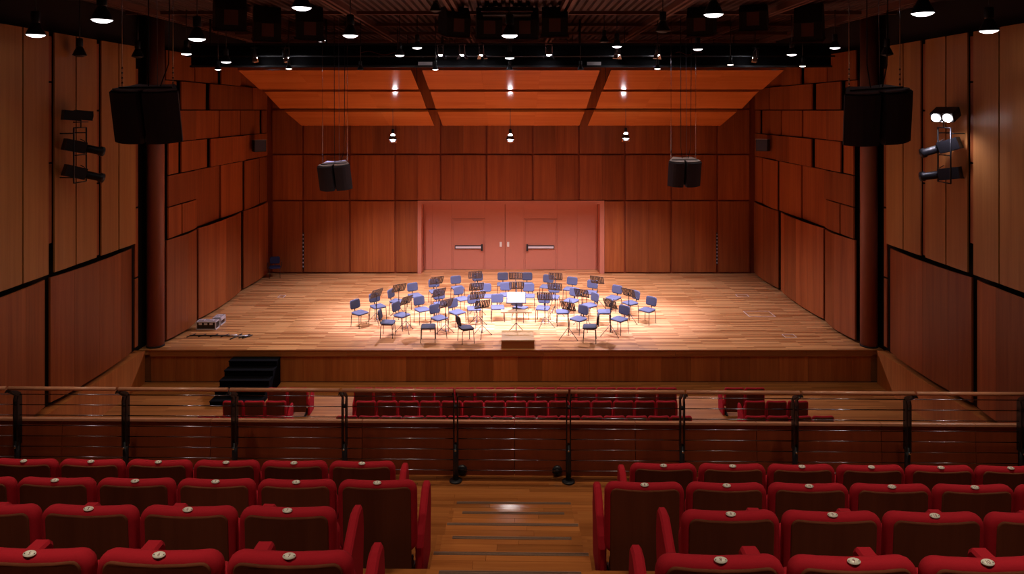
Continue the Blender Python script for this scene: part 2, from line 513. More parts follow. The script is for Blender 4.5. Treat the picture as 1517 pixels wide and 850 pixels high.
# ceiling: corrugated deck with joists and cross beams
vs = []; fs = []; x = -11.8
prof = []
while x < 11.8:
    prof += [(x, CEIL), (x + .09, CEIL), (x + .12, CEIL + .07), (x + .19, CEIL + .07)]
    x += 0.22
for (xx, zz) in prof: vs += [(xx, -6, zz), (xx, 33.2, zz)]
for i in range(len(prof)-1): fs.append((2*i, 2*i+1, 2*i+3, 2*i+2))
ceil = MB().quadlist(vs, fs).build('ceiling', 'ceiling_steel'); struct(ceil, 'dark corrugated metal ceiling deck with steel beams')
for xx in (-10.4, -7.5, -4.65, -1.6, 1.5, 4.5, 7.5, 10.4):
    for dx in (-0.09, 0.09):
        MB().box(xx + dx - .045, xx + dx + .045, 6, 33.0, CEIL - 0.16, CEIL - .001).build('beam', 'beam_steel', ceil, centre=True)
for yy in (15.2, 18.0, 20.8, 23.7, 26.4, 29.4):
    MB().box(-11.3, 11.3, yy - .05, yy + .05, CEIL - 0.10, CEIL - .001).build('cross_beam', 'beam_steel', ceil, centre=True)
# wall behind the balcony
o = MB().box(-11.8, 11.8, -6.3, -6.0, 3, CEIL).build('wall_rear', 'parapet_wood'); struct(o, 'rear wall behind the balcony')

# round columns at the stage corners
for s, side in ((-1, 'nearer the black steps'), (1, 'opposite the black steps')):
    cyl = MB().lathe([(0.0, 0.0), (0.25, 0.0), (0.25, CEIL), (0.0, CEIL)], 28)
    o = cyl.build('column', 'column_paint', loc=(s*11.0 if s < 0 else 11.08, STG_F + 0.33, 0.0))
    MB().lathe([(.25, .0), (.262, .0), (.262, .05), (.25, .05)], 28).build('base_ring', 'backing', o)
    tag(o, 'round brown painted column at the stage corner ' + side, 'column')

# ================================================================== BALCONY (slightly turned against the stage axis)
BM = Matrix.Translation((0, 5, 0)) @ Matrix.Rotation(-0.0145, 4, 'Z') @ Matrix.Translation((0, -5, 0))
def bal(o):
    o.matrix_world = BM @ Matrix.Translation(o.location) @ o.rotation_euler.to_matrix().to_4x4()
    return o
STEP, PITCH = 0.325, 0.912
ROWS = [(2.99 + PITCH*k, 4.64 - STEP*k) for k in range(4)]     # (depth of the seat backs, floor level), from nearest to the railing
AISLE_Z = 3.37
RAIL_Y = 7.50
bf = MB()
bounds = []
for k in range(-1, 4):
    yb = 2.99 + PITCH*k - 0.21; zf = 4.64 - STEP*k
    y1 = yb + PITCH if k < 3 else yb + PITCH
    for sx in (-1, 1):
        x0, x1 = sorted((sx*0.56, sx*11.05))
        bf.box(x0, x1, yb, y1, 2.6, zf)
bf.box(-11.05, 11.05, ROWS[3][0] - 0.21 + PITCH, 7.78, 2.6, AISLE_Z - .02)
bf.box(-0.56, 0.56, 1.0, ROWS[3][0] - 0.21 + PITCH, 2.6, 3.3)
bf = bf.build('floor_balcony', 'tread_wood'); struct(bf, 'stepped timber floor of the balcony'); bal(bf)
# aisle steps: half a row each; boards with a nosing
y = 1.88; z = 4.985; 
EDGE0 = ROWS[1][0] - 0.21 + PITCH     # front edge of the second-nearest platform
steps = []
yy = EDGE0; zz = ROWS[1][1]
k = 0
while yy - k*PITCH/2 > 1.2:
    steps.append((yy - (k+1)*PITCH/2, yy - k*PITCH/2, zz + k*STEP/2)); k += 1
k = 1
while zz - k*STEP/2 > AISLE_Z + 0.05:
    steps.append((yy + (k-1)*PITCH/2, yy + k*PITCH/2, zz - k*STEP/2)); k += 1
for i, (a, b, z) in enumerate(sorted(steps)):
    nb = 4
    for j in range(nb):
        p, q = a + (b-a)*j/nb, a + (b-a)*(j+1)/nb
        xo = rnd.uniform(-.3, .3)
        for (xa, xb) in ((-0.555, xo - .001), (xo + .001, 0.555)):
            MB().box(xa, xb, p + .0012, q - .0012, z - 0.03, z).build('board', 'tread_wood', bf, centre=True)
    MB().box(-.555, .555, b - .014, b - .001, z - STEP/2 - .02, z - .031).build('riser', 'tread_wood', bf, centre=True)
    wn = 0.46 if i % 2 else 0.55
    nz = MB()
    for j in range(3): nz.box(-wn, wn, b - .050 + j*.013, b - .043 + j*.013, z, z + .004)
    nz.build('nosing_strip', 'nosing', bf, centre=True)
y0 = max(b for a, b, z in steps)
nb = 13; 
for j in range(nb):
    p, q = y0 + (7.66-y0)*j/nb, y0 + (7.66-y0)*(j+1)/nb
    x = -5.4 - rnd.random()
    while x < 5.5:
        L_ = rnd.uniform(1.3, 2.4)
        MB().box(x + .001, x + L_ - .001, p + .001, q - .001, AISLE_Z - .02, AISLE_Z).build('board', 'tread_wood', bf, centre=True)
        x += L_
# step-side edging at the row ends
for (yb, zf) in ROWS:
    for sx in (-1, 1):
        MB().box(sx*.56 - .02, sx*.56 + .02, yb - .21, yb - .21 + PITCH - .002, zf - .14, zf + .002).build('side_edging', 'tread_wood', bf, centre=True)

# parapet behind the railing
pw = MB().box(-11.05, 11.05, 7.702, 7.74, 2.4, 3.86).build('wall_parapet', 'backing'); struct(pw, 'low timber parapet at the balcony front'); bal(pw)
pe = [-11.0, -9.6, -8.2, -6.6, -4.93, -3.3, -1.65, 0.0, 1.3, 2.6, 3.93, 4.93, 6.6, 8.2, 9.6, 11.0]
for a, b in zip(pe[:-1], pe[1:]):
    MB().prism([(7.625, AISLE_Z + .002), (7.66, 3.915), (7.70, 3.915), (7.70, AISLE_Z + .002)], 'x', a + .003, b - .003).build('panel', 'parapet_wood', pw, centre=True)
    MB().box(a + .003, b - .003, 7.645, 7.690, 3.917, 3.940).build('cap', 'rail_wood', pw, centre=True)

# railing -----------------------------------------------------------
rail = tag(empty('balcony_railing', (0, RAIL_Y, AISLE_Z)), 'balcony railing with copper brown handrail, black posts and thin steel rods', 'railing')
hz = 1.015
rx = [-7.7, -6.5] + [(p - CX)*RAIL_Y/F*k for p, k in ((20, 1.009), (180, 1.006), (342, 1.004), (505, 1.002), (670, 1), (837, 1), (1005, .998), (1172, .996), (1338, .994), (1507, .991))] + [6.5, 7.7]
hn = -0.15
for i, x in enumerate(rx):
    sgn = 1
    post = MB()
    for dx in (-.020, .020):
        path = [(hn - .01, hz - .045), (hn + .04, hz - .06), (-.02, hz - .13), (-.035, hz - .17), (-.035, .36), (.035, .36), (.035, hz - .15), (.01, hz - .10), (hn + .06, hz - .035), (hn + .02, hz - .02)]
        post.prism(path, 'x', x + dx - .006, x + dx + .006)
    post = post.build('post', 'black_metal', rail)
    MB().tube([(x, 0, 0), (x, 0, .40)], .029, 14).build('post_foot', 'black_metal', post)
    MB().lathe([(0, 0), (.068, 0), (.068, .014), (.05, .022), (0, .022)], 20, Matrix.Translation((x, 0, 0))).build('base_flange', 'black_metal', post)
    MB().box(x - .026, x + .026, -.03, .03, hz - .235, hz - .215).build('spacer', 'black_metal', post)
    MB().lathe([(0, 0), (.012, 0), (.012, .012), (0, .012)], 10, Matrix.Translation((x, -.036, .345)) @ Matrix.Rotation(R(90), 4, 'X')).build('bolt', 'steel', post)
for a, b in zip(rx[:-1], rx[1:]):
    MB().tube([(a + .012, hn, hz), (b - .012, hn, hz)], .0205, 14).build('handrail', 'rail_wood', rail)
    for j in range(8):
        zr = 0.117 + 0.111*j
        MB().tube([(a + .026, 0, zr), (b - .026, 0, zr)], .0052, 8).build('rod', 'rod_steel', rail)
bal(rail)
# small black round fittings at the parapet foot
for x, nm in ((679, 'by the post nearer the steps'), (820.5, 'by the post farther from the steps')):
    d = MB().lathe([(0, .0), (.055, .0), (.055, .02), (.04, .035), (0, .035)], 18, Matrix.Rotation(R(90), 4, 'X'))
    o = d.build('step_light', 'black_metal', loc=((x - CX)*7.6/F, 7.635, AISLE_Z + .056))
    MB().lathe([(0, .036), (.026, .036), (.026, .040), (0, .040)], 14, Matrix.Rotation(R(90), 4, 'X')).build('lens', 'black', o)
    tag(o, 'small round floor light at the parapet, ' + nm, 'floor light'); bal(o)

# ================================================================== AUDITORIUM SEATS
def numeral_mesh(txt, size):
    c = bpy.data.curves.new('numeral', 'FONT'); c.body = txt; c.size = size; c.align_x = 'CENTER'; c.align_y = 'CENTER'
    c.extrude = 0.0004
    t = bpy.data.objects.new('numeral_tmp', c); col.objects.link(t)
    dg = bpy.context.evaluated_depsgraph_get()
    me = bpy.data.meshes.new_from_object(t.evaluated_get(dg))
    bpy.data.objects.remove(t, do_unlink=True)
    me.materials.clear(); me.materials.append(M['ink'])
    return me
NUM = {}
def arm_mb(x0, x1):
    prof = [(0.045, 0.02), (0.045, .30), (.10, .36), (.35, .525), (.39, .545), (.47, .545), (.495, .52), (.52, .38), (.48, .02)]
    mb = MB()
    xm = (x0 + x1)/2; h = (x1-x0)/2
    rings = []
    cy = sum(p[0] for p in prof)/len(prof); cz = sum(p[1] for p in prof)/len(prof)
    for xx, sc in ((x0, .93), (x0 + .012, 1.0), (x1 - .012, 1.0), (x1, .93)):
        rings.append([(xx, cy + (p[0]-cy)*sc, cz + (p[1]-cz)*sc if p[1] > .1 else p[1]) for p in prof])
    n = len(prof); vs = [v for r_ in rings for v in r_]; fs = []
    for i in range(3):
        for k in range(n):
            fs.append((i*n+k, i*n+(k+1) % n, (i+1)*n+(k+1) % n, (i+1)*n+k))
    mb.quadlist(vs, fs, False)
    b = len(mb.v) - 4*n
    mb.f.append([b+k for k in range(n)]); mb.smooth.append(False)
    mb.f.append([b+3*n+k for k in reversed(range(n))]); mb.smooth.append(False)
    return mb
SP = 0.552
def make_seat(end, plate, sc=1.0):
    """seat seen from behind, facing +Y; origin on the floor under the back; end = side of an extra arm (-1, 1 or 0)"""
    t = empty('auditorium_seat')
    tilt = Matrix.Translation((0, .06, 0)) @ Matrix.Rotation(R(3.5), 4, 'X')
    MB().slab(.535, .50, .078, .075, .028, .020, tilt @ Matrix.Translation((0, -.012, .55))).build('back_cushion', 'red_fabric', t)
    MB().slab(.462, .65, .024, .045, .007, .018, tilt @ Matrix.Translation((0, -.046, .450)), bulge=.003).build('back_panel', 'seat_panel', t)
    MB().slab(.445, .40, .11, .07, .04, 0, Matrix.Translation((0, .225, .38)) @ Matrix.Rotation(R(-8), 4, 'X')).build('seat_cushion', 'red_fabric', t)
    wa = .028 if end < 0 else .044
    arm_mb(-SP/2 - wa, -SP/2 + wa).build('arm', 'red_fabric', t)
    if end > 0:
        arm_mb(SP/2 - .028, SP/2 + .028).build('arm', 'red_fabric', t)
    ft = MB()
    for x in (-.19, .19):
        ft.prism([(.02, 0), (.36, 0), (.34, .03), (.22, .06), (.20, .16), (.14, .16), (.12, .06), (.02, .03)], 'x', x - .025, x + .025)
    ft.build('foot', 'black_metal', t)
    if plate:
        pm = Matrix.Translation((0, -.0180, .7812)) @ Matrix.Rotation(R(22), 4, 'X')
        mb = MB().lathe([(0, 0), (.0275, 0), (.0275, .003), (0, .003)], 24, Matrix.Scale(.56, 4, (0, 1, 0)))
        p = mb.build('number_plate', 'plate_white', t)
        p.matrix_local = pm
        for x in (-.021, .021):
            MB().lathe([(0, .003), (.0022, .003), (.0022, .0045), (0, .0045)], 8, Matrix.Translation((x, 0, 0))).build('rivet', 'case_side', p)
    return t

def seat_root(proto, loc, rz, label, group, num=None, used=set()):
    if proto.name in used: t = copy_tree(proto)
    else: t = proto; used.add(proto.name)
    t.location = loc; t.rotation_euler = (0, 0, rz)
    tag(t, label, 'seat', group)
    if num is not None:
        if num not in NUM: NUM[num] = numeral_mesh(str(num), .021)
        pl = [c for c in t.children if c.name.startswith('number_plate')][0]
        for c in list(pl.children):
            if c.name.startswith('numeral'): bpy.data.objects.remove(c)
        n = bpy.data.objects.new('numeral', NUM[num]); col.objects.link(n)
        n.parent = pl; n.location = (0, 0, .0036)
    return t

pb = {e: make_seat(e, True) for e in (0, 1, -1)}
rowname = ['in the fourth row from the railing', 'in the third row from the railing', 'in the second row from the railing', 'in the row right behind the railing']
for r_, (yb, zf) in enumerate(ROWS):
    cnt = [4, 5, 7, 7][r_]
    x0 = 0.905 if r_ % 2 == 0 else 1.215
    for s in (-1, 1):
        for k in range(cnt):
            num = 7 - k if s < 0 else 8 + k
            if num < 1: continue
            proto = pb[0] if k else pb[-s]
            # the extra arm faces the aisle
            t = seat_root(proto, (s*(x0 + SP*k), yb, zf), rnd.uniform(-.012, .012),
                      'red balcony seat with plate number %s, %s' % (CARD[num], rowname[r_]), 'red balcony seats ' + rowname[r_], num)
            bal(t)

# fix: arms toward the aisle are on the seat's +x side for the left block, -x side for the right block (see make_seat)
ps = {e: make_seat(e, False) for e in (0, 1, -1)}
def stalls(x0, n, yb, end_first, end_last, where, ref):
    for k in range(n):
        e = end_first if k == 0 else (end_last if k == n-1 else 0)
        seat_root(ps[e], (x0 + SPS*k, yb, LOW), rnd.uniform(-.01, .01),
                  'red stalls seat, %s from %s %s' % (ORD[k], ref, where), 'red stalls seats ' + where)
SPS = 0.549
def xat(p, Y): return (p - CX)*Y/F
for Y, a, n, nm in ((19.2, 523.8, 16, 'in the centre row closest to the stage'), (18.32, 526, 15, 'in the middle row of the centre'), (17.42, 497.5, 16, 'in the centre row farthest from stage')):
    SPS = (1003 - 523.8)*19.2/F/16 if n == 16 else (1003 - 526)*18.32/F/15
    stalls(xat(a, Y) + SPS/2, n, Y, 0, 1, nm, 'steps end')
SPS = 0.552
for Y, a, n, nm in ((19.2, 396, 2, 'in the pair beside the black steps'), (18.32, 329.5, 3, 'in the three below the black steps'), (17.42, 292, 4, 'in the four below the black steps')):
    stalls(xat(a, Y) + SPS/2, n, Y, 0, 1, nm, 'the side wall')
for Y, a, n, nm in ((19.2, 1073, 2, 'in the pair opposite the black steps'), (18.32, 1103, 3, 'in the three opposite the black steps'), (17.42, 1103, 4, 'in the four opposite the black steps')):
    stalls(xat(a, Y) + SPS/2, n, Y, -1, 1, nm, 'the aisle')
for e in (0, 1, -1):
    for d in (pb, ps):
        if 'label' not in d[e]:
            for c in list(d[e].children): 
                for g in list(c.children): bpy.data.objects.remove(g)
                bpy.data.objects.remove(c)
            bpy.data.objects.remove(d[e])

# ================================================================== REFLECTORS UNDER THE CEILING
rows = [((23.1, 8.60), (25.08, 8.03)), ((25.50, 7.97), (27.30, 7.36)), ((27.92, 7.24), (30.1, 6.64))]
cols = [(-8.9, -3.26), (-2.90, 2.90), (3.26, 8.9)]
cname = ['on the flight case side', 'over the stage centre', 'on the side opposite the flight case']
rname = ['closest to the auditorium', 'in the middle row', 'closest to the back wall']
for i, ((ya, za), (yb, zb)) in enumerate(rows):
    for j, (xa, xb) in enumerate(cols):
        xm, ym, zm = (xa+xb)/2, (ya+yb)/2, (za+zb)/2
        t = tag(empty('acoustic_reflector', (xm, ym, zm)), 'tilted timber acoustic reflector %s, %s' % (rname[i], cname[j]), 'reflector panel', 'acoustic reflectors over the stage')
        n = 3
        for k in range(n):
            p, q = xa + (xb-xa)*k/n + .001, xa + (xb-xa)*(k+1)/n - .001
            MB().prism([(ya-ym, za-zm), (yb-ym, zb-zm), (yb-ym, zb-zm+.06), (ya-ym, za-zm+.06)], 'x', p-xm, q-xm).build('veneer_sheet', 'reflector_wood', t)
        MB().box(xa-xm, xb-xm, ya-ym-.04, ya-ym-.001, za-zm-.01, za-zm+.08).build('front_edge', 'reflector_wood', t)
        for xx in (xa-xm+.6, xb-xm-.6):
            MB().tube([(xx, 0, .05), (xx, 0, CEIL-zm)], .012, 6).build('hanger', 'black_metal', t)

# ================================================================== LIGHTING BRIDGE
BY = 22.55
br = tag(empty('lighting_bridge', (0, BY, 8.7)), 'long black lighting bridge spanning the hall in front of the timber reflectors', 'lighting bridge')
def bp(name, mat, mb): return mb.build(name, mat, br)
bp('fascia', 'black_matte', MB().box(-10.2, 10.2, 0.05, .12, .02, .68))
bp('lower_boom', 'black_metal', MB().box(-10.2, 10.2, -.05, .10, -.04, .02))
bp('upper_boom', 'black_metal', MB().box(-10.2, 10.2, -.05, .10, .66, .72))
bp('bar', 'black_metal', MB().tube([(-10.2, -.22, .30), (10.2, -.22, .30)], .025, 8))
for k in range(15):
    x = -9.8 + 1.4*k
    bp('bracket', 'black_metal', MB().box(x - .02, x + .02, -.24, .06, .28, .32))
for x in (-9.6, -5.9, -2.2, 2.2, 5.9, 9.6):
    bp('hanger', 'black_metal', MB().tube([(x, .08, .66), (x, .08, CEIL - 8.7)], .03, 8))
for (p0, p1) in ((535, 600), (1040, 1000)):
    pts = [((p0 + (p1-p0)*u - CX)*BY/F, -.02, .42 + .05*math.sin(u*9) - .03*u) for u in [i/12 for i in range(13)]]
    bp('cable', 'red_cable', MB().tube(pts, .010, 6))
for p in (630, 880):
    x = (p - CX)*BY/F
    bp('junction_box', 'alu', MB().box(x - .22, x + .22, -.03, .05, .03, .13))

# small par spotlights with barn doors on the bridge
def par_lamp(p, y, tx, lit, label):
    pos = px(p, y, BY - .35)
    t = empty('spotlight', pos)
    d = (Vector((tx, 25.2, 0.0)) - pos).normalized()
    hang = Vector((d.x*.5, .04, -1)).normalized()
    m = hang.to_track_quat('-Z', 'Y').to_matrix().to_4x4()
    MB().lathe([(0, .20), (.05, .20), (.085, .12), (.09, -.06), (.082, -.06), (.078, .10), (0, .12)], 18, m).build('can', 'black_metal', t)
    MB().lathe([(0, -.105), (.05, -.095), (.082, -.062), (.082, -.05), (0, -.05)], 18, m).build('lens', 'lamp_glow_hot' if lit else 'steel', t)
    for a in range(2):
        mm = m @ Matrix.Rotation(R(90 + 180*a), 4, 'Z') @ Matrix.Translation((0, .09, -.06)) @ Matrix.Rotation(R(32), 4, 'X')
        MB().box(-.07, .07, -.003, .003, -.16, 0, mm).build('barn_door', 'reflector_silver', t)
    for s in (-1, 1):
        q = m @ Vector((s*.105, -.02, 0))
        MB().box(q.x - .013, q.x + .013, q.y - .006, q.y + .006, -.03, .24).build('yoke_arm', 'reflector_silver', t)
    MB().box(-.12, .12, -.03, -.005, .24, .262).build('yoke_bar', 'reflector_silver', t)
    MB().tube([(0, -.01, .26), (0, .0, .34), (0, .12, 8.7 + .30 - pos.z + .03)], .014, 6).build('clamp', 'black_metal', t)
    if lit:
        spot('spotlight_beam', t, pos + Vector((0, .03, -.17)), (tx, 25.2, 0), P_PAR, C_PAR, 40, .9, .07)
    return tag(t, label, 'spotlight', 'spotlights on the lighting bridge')
pl = [(377, -4.2), (423, -3.2), (653, -1.8), (685, -1.0), (714, 0.0), (813, 1.0), (915, 2.2), (974, 3.4), (1119, 4.2)]
for i, (p, tx) in enumerate(pl):
    par_lamp(p, 78 if p not in (377, 423, 1119) else 83, tx, True, 'small spotlight with barn doors on the bridge, %s from the wall beside the steps' % ORD[i])

# ================================================================== PENDANT LAMPS
def bell_proto(D):
    """profile of a bell pendant, mouth at z=0"""
    r = D/2
    return [(r, 0), (r*.98, .02*D), (r*.70, .34*D), (r*.42, .62*D), (r*.33, .68*D)], r
def pendant(p, y, Y, D, lit, label, group, power, drop=None, color=C_WARM, glow='lamp_glow', cone=84, target=None, ang=0.0):
    pos = px(p, y, Y)
    t = empty('pendant_lamp', pos)
    prof, r = bell_proto(D)
    MB().lathe(prof + [(r*.30, .66*D), (r*.64, .34*D), (r*.92, .02*D), (r, 0)], 24).build('shade', 'black_metal', t)
    MB().lathe([(0, .66*D), (r*.42, .66*D), (r*.46, .72*D), (r*.46, 1.22*D), (r*.40, 1.28*D), (0, 1.28*D)], 18).build('housing', 'black_metal', t)
    MB().lathe([(0, -.13*D), (r*.45, -.11*D), (r*.80, -.04*D), (r*.90, .02*D), (r*.90, .05*D), (0, .05*D)], 24).build('diffuser', glow if lit else 'black', t)
    MB().tube([(0, 0, 1.26*D), (0, 0, CEIL - .001 - pos.z)], .012, 6).build('stem', 'black_metal', t)
    if lit:
        spot('pendant_light', t, pos + Vector((0, 0, -.16*D)), target or (pos.x, pos.y, 0), power, color, cone, 1.0, r*.8)
    return tag(t, label, 'lamp', group)
big = [(53, 52, 15.3), (151, 30, 13.3), (292, 58, 16.0), (447, 12, 13.8), (519, 53, 17.2), (755, 53, 16.7), (1057, 22, 13.8), (1367, 20, 12.6), (1465, 46, 15.3), (1397, 66, 19.0)]
for i, (p, y, Y) in enumerate(sorted(big)):
    pendant(p, y, Y, .40, True, 'large lit bell pendant over the stalls, %s from the wall beside the steps' % ORD[i], 'large lit pendants over the auditorium', P_HOUSE*(.16 if abs((p - CX)*Y/F) > 8.5 else (.6 if abs((p - CX)*Y/F) > 6 else 1)), cone=84 if abs((p - CX)*Y/F) > 8.5 else 128, glow='lamp_glow_bright' if p == 755 else 'lamp_glow')
small = [(276, 80, 20.5), (335, 92, 21.0), (475, 60, 20.6), (592, 82, 21.6), (618, 71, 21.2), (914, 69, 21.2), (1034, 73, 21.2), (1173, 81, 21.2), (1237, 71, 20.5), (755, 86, 21.4)]
for i, (p, y, Y) in enumerate(sorted(small)):
    pendant(p, y, Y, .31, True, 'medium lit bell pendant by the lighting bridge, %s from the wall beside the steps' % ORD[i], 'medium lit pendants by the lighting bridge', P_BRIDGE)
tiny = [(323, 103, 21.9), (428, 102, 22.0), (645, 103, 22.0), (974, 102, 22.0), (1082, 96, 22.0), (1189, 98, 21.9)]
for i, (p, y, Y) in enumerate(sorted(tiny)):
    pendant(p, y, Y, .21, True, 'tiny lit bell pendant under the lighting bridge, %s from the wall beside the steps' % ORD[i], 'tiny lit pendants under the lighting bridge', P_BRIDGE*.4, glow='lamp_glow_dim')
off = [(118, 82, 18.0, .34), (204, 84, 20.2, .34), (534, 103, 22.0, .21), (755, 103, 22.0, .21), (860, 103, 22.0, .21), (895, 62, 21.4, .28), (982, 46, 17.6, .38), (645, 16, 19.0, .32), (1314, 81, 19.6, .34)]
for i, (p, y, Y, D) in enumerate(sorted(off)):
    pendant(p, y, Y, D, False, 'unlit black bell pendant near the ceiling, %s from the wall beside the steps' % ORD[i], 'unlit pendants', 0)
# bells added out of view above the balcony to light its seats
for i, (x, Y) in enumerate(((-4.2, 6.2), (0, 7.0), (4.2, 6.2), (-2.2, 2.4), (2.2, 2.4))):
    pos = Vector((x, Y, 9.45))
    pp = (x*F/Y + CX, HY - (9.45 - CZ)*F/Y)
    pendant(pp[0], pp[1], Y, .40, True, 'added unseen lit bell pendant over the balcony seats, %s from the wall beside the steps' % ORD[[1, 2, 3, 0, 4][i]], 'added unseen pendants over the balcony', P_SEAT, cone=104)
# three bright pendants in front of the back wall
for i, (p, y) in enumerate(((582, 212), (756, 212), (927, 210))):
    Y = 27.6
    pos = px(p, y, Y)
    t = empty('stage_pendant', pos)
    MB().lathe([(.165, 0), (.155, .03), (.10, .13), (.095, .12), (.148, .025), (.165, 0)], 24).build('glass_skirt', 'reflector_silver', t)
    MB().lathe([(.17, .15), (.165, .17), (.10, .30), (.09, .29), (.155, .165), (.17, .15)], 24).build('shade', 'black_metal', t)
    MB().lathe([(0, .10), (.075, .12), (.085, .20), (.07, .34), (0, .38)], 20).build('bulb', 'lamp_glow_hot', t)
    MB().lathe([(0, .37), (.055, .37), (.06, .40), (.06, .52), (.05, .55), (0, .55)], 16).build('housing', 'black_metal', t)
    MB().tube([(0, 0, .54), (0, 0, CEIL - .001 - pos.z)], .010, 6).build('stem', 'black_metal', t)
    for (a, b, n_) in ((0.10, .16, 'strut'), (-.10, .16, 'strut')):
        MB().tube([(a, 0, .10), (a*1.5, 0, .16), (a*.6, 0, .36)], .006, 5).build(n_, 'chrome', t)
    spot('stage_light', t, pos + Vector((0, 0, -.02)), (pos.x*.95, 26.6, 0), P_BACK, C_KEY, 132, .7, .12)
    tag(t, 'bright bare-bulb pendant before the back wall, %s from the wall beside the steps' % ORD[i], 'lamp', 'bright stage pendants before the back wall')

# black angled housings hung under the ceiling
bxs = [(340, 46, 17.5, -28), (395, 62, 20.0, -24), (458, 60, 20.0, -20), (672, 55, 20.0, -30), (724, 58, 20.2, -6), (779, 58, 20.2, 6), (822, 55, 20.0, 4), (1040, 54, 20.0, 26), (1117, 46, 19.6, 24), (1199, 62, 19.5, 30)]
for i, (p, y, Y, a) in enumerate(bxs):
    pos = px(p, y, Y); top = CEIL - pos.z
    t = tag(empty('ceiling_housing', pos, R(-a)), 'angular black housing under the ceiling, %s from the wall beside the steps' % ORD[i], 'ceiling housing', 'black housings under the ceiling')
    MB().prism([(-.30, .0), (.26, .16), (.26, .55), (.10, top - .02), (-.22, top - .02), (-.36, .5)], 'x', -.36, .36).build('body', 'ceiling_box', t)
    MB().prism([(-.36, -.06), (.30, .10), (.30, .13), (-.34, -.03)], 'x', -.40, .40).build('flap', 'box_flap', t)
    MB().box(-.16, .16, -.36, -.30, .12, .48).build('vent_face', 'box_flap', t)
    MB().box(-.05, .05, -.12, .02, top - .03, top - .001).build('mount', 'black_metal', t)
# central rigging box between the housings
t = tag(empty('rigging_box', px(751, 24, 19.6)), 'wide black rigging box in the middle of the ceiling housings', 'rigging box')
tz = CEIL - t.location.z
MB().box(-.66, .66, -.3, .3, .0, .22).build('body', 'ceiling_box', t)
MB().box(-.70, .70, -.36, -.30, .06, .10).build('bar', 'chrome', t)
for x in (-.5, .5): MB().tube([(x, 0, .2), (x, 0, tz - .001)], .03, 8).build('hanger', 'black_metal', t)

# ================================================================== LOUDSPEAKERS
def cluster(p, y, Y, label, tilt, lean):
    pos = px(p, y, Y)
    t = empty('loudspeaker_cluster', pos)
    W2, H, D = .50, .78, .50
    for s in (-1, 1):
        m = Matrix.Rotation(R(lean), 4, 'Y') @ Matrix.Rotation(R(tilt), 4, 'X') @ Matrix.Translation((s*.224, .05, 0)) @ Matrix.Rotation(R(s*18), 4, 'Z')
        # curved grille front (towards -Y), tapering cabinet behind
        n = 6; front = [(-.245 + .49*k/n, -.18 - .07*math.sin(math.pi*k/n)) for k in range(n+1)]
        poly = front + [(.17, .30), (-.17, .30)]
        cab = MB().prism([(x*.985, yy + .025) for x, yy in poly], 'z', -H/2, H/2, m).build('cabinet', 'black', t)
        gr = MB().prism(front + [(.245, -.10), (-.245, -.10)], 'z', -H/2 - .006, H/2 - .015, m).build('grille', 'grille', t)
        MB().prism([(x*.93, yy*.9 + .03) for x, yy in poly], 'z', H/2, H/2 + .025, m).build('top_plate', 'cabinet_top', t)
    m = Matrix.Rotation(R(lean), 4, 'Y') @ Matrix.Rotation(R(tilt), 4, 'X')
    MB().box(-.40, .40, .02, .045, H/2 + .026, H/2 + .045, m).build('frame', 'black_metal', t)
    for dx in (-.40, .37):
        MB().tube([(dx, .03, H/2 + .05), (dx, .03, CEIL - .001 - pos.z)], .006, 6).build('wire', 'steel', t)
        ch = MB()
        for k in range(4): ch.lathe([(0, 0), (.014, .012), (.014, .03), (0, .042)], 8, Matrix.Translation((dx, .03, H/2 + .08 + k*.075)))
        ch.build('shackle', 'chrome', t)
    MB().tube([(.10, .10, H/2 + .02), (.08, .12, CEIL - .001 - pos.z)], .005, 6).build('wire', 'cable', t)
    for dx in (-.07, .27):
        MB().tube([(dx*.5, .1, H/2 + .03), (dx*.9, .16, H/2 + .4), (dx, .16, CEIL - .001 - pos.z)], .009, 6).build('cable', 'black', t)
    return tag(t, label, 'loudspeaker', 'hanging twin loudspeakers')
cluster(218.5, 171, 10.7, 'large twin black loudspeaker hung before the column nearer the black steps', 12, 0)
cluster(1298.5, 173, 10.7, 'large twin black loudspeaker hung before the column opposite the black steps', 12, -4)
cluster(496.5, 262, 22.0, 'smaller twin loudspeaker on wires over the stage front, flight case side', 14, -3.5)
cluster(1013.5, 256.5, 22.0, 'smaller twin loudspeaker on wires over the stage front, opposite the flight case', 14, 0)

def monitor(s, p, y, label):
    Y = 29.6
    pos = Vector((s*10.52, Y, CZ - (y - HY)*Y/F))
    t = empty('wall_loudspeaker', pos, R(-s*38))
    MB().box(-.24, .24, -.16, .16, -.24, .24).build('cabinet', 'black', t)
    MB().box(-.22, .22, -.175, -.162, -.22, .22).build('grille', 'grille', t)
    MB().box(-.26, .26, -.20, .17, .241, .262).build('top_plate', 'cabinet_top', t)
    MB().box(-.04, .04, .16, .30, -.05, .05).build('bracket', 'black_metal', t)
    tag(t, label, 'loudspeaker', 'small box loudspeakers on the stage side walls')
monitor(-1, 379, 216, 'small black box loudspeaker on the stage wall above the flight case')
monitor(1, 1132, 215, 'small black box loudspeaker on the stage wall opposite the flight case')

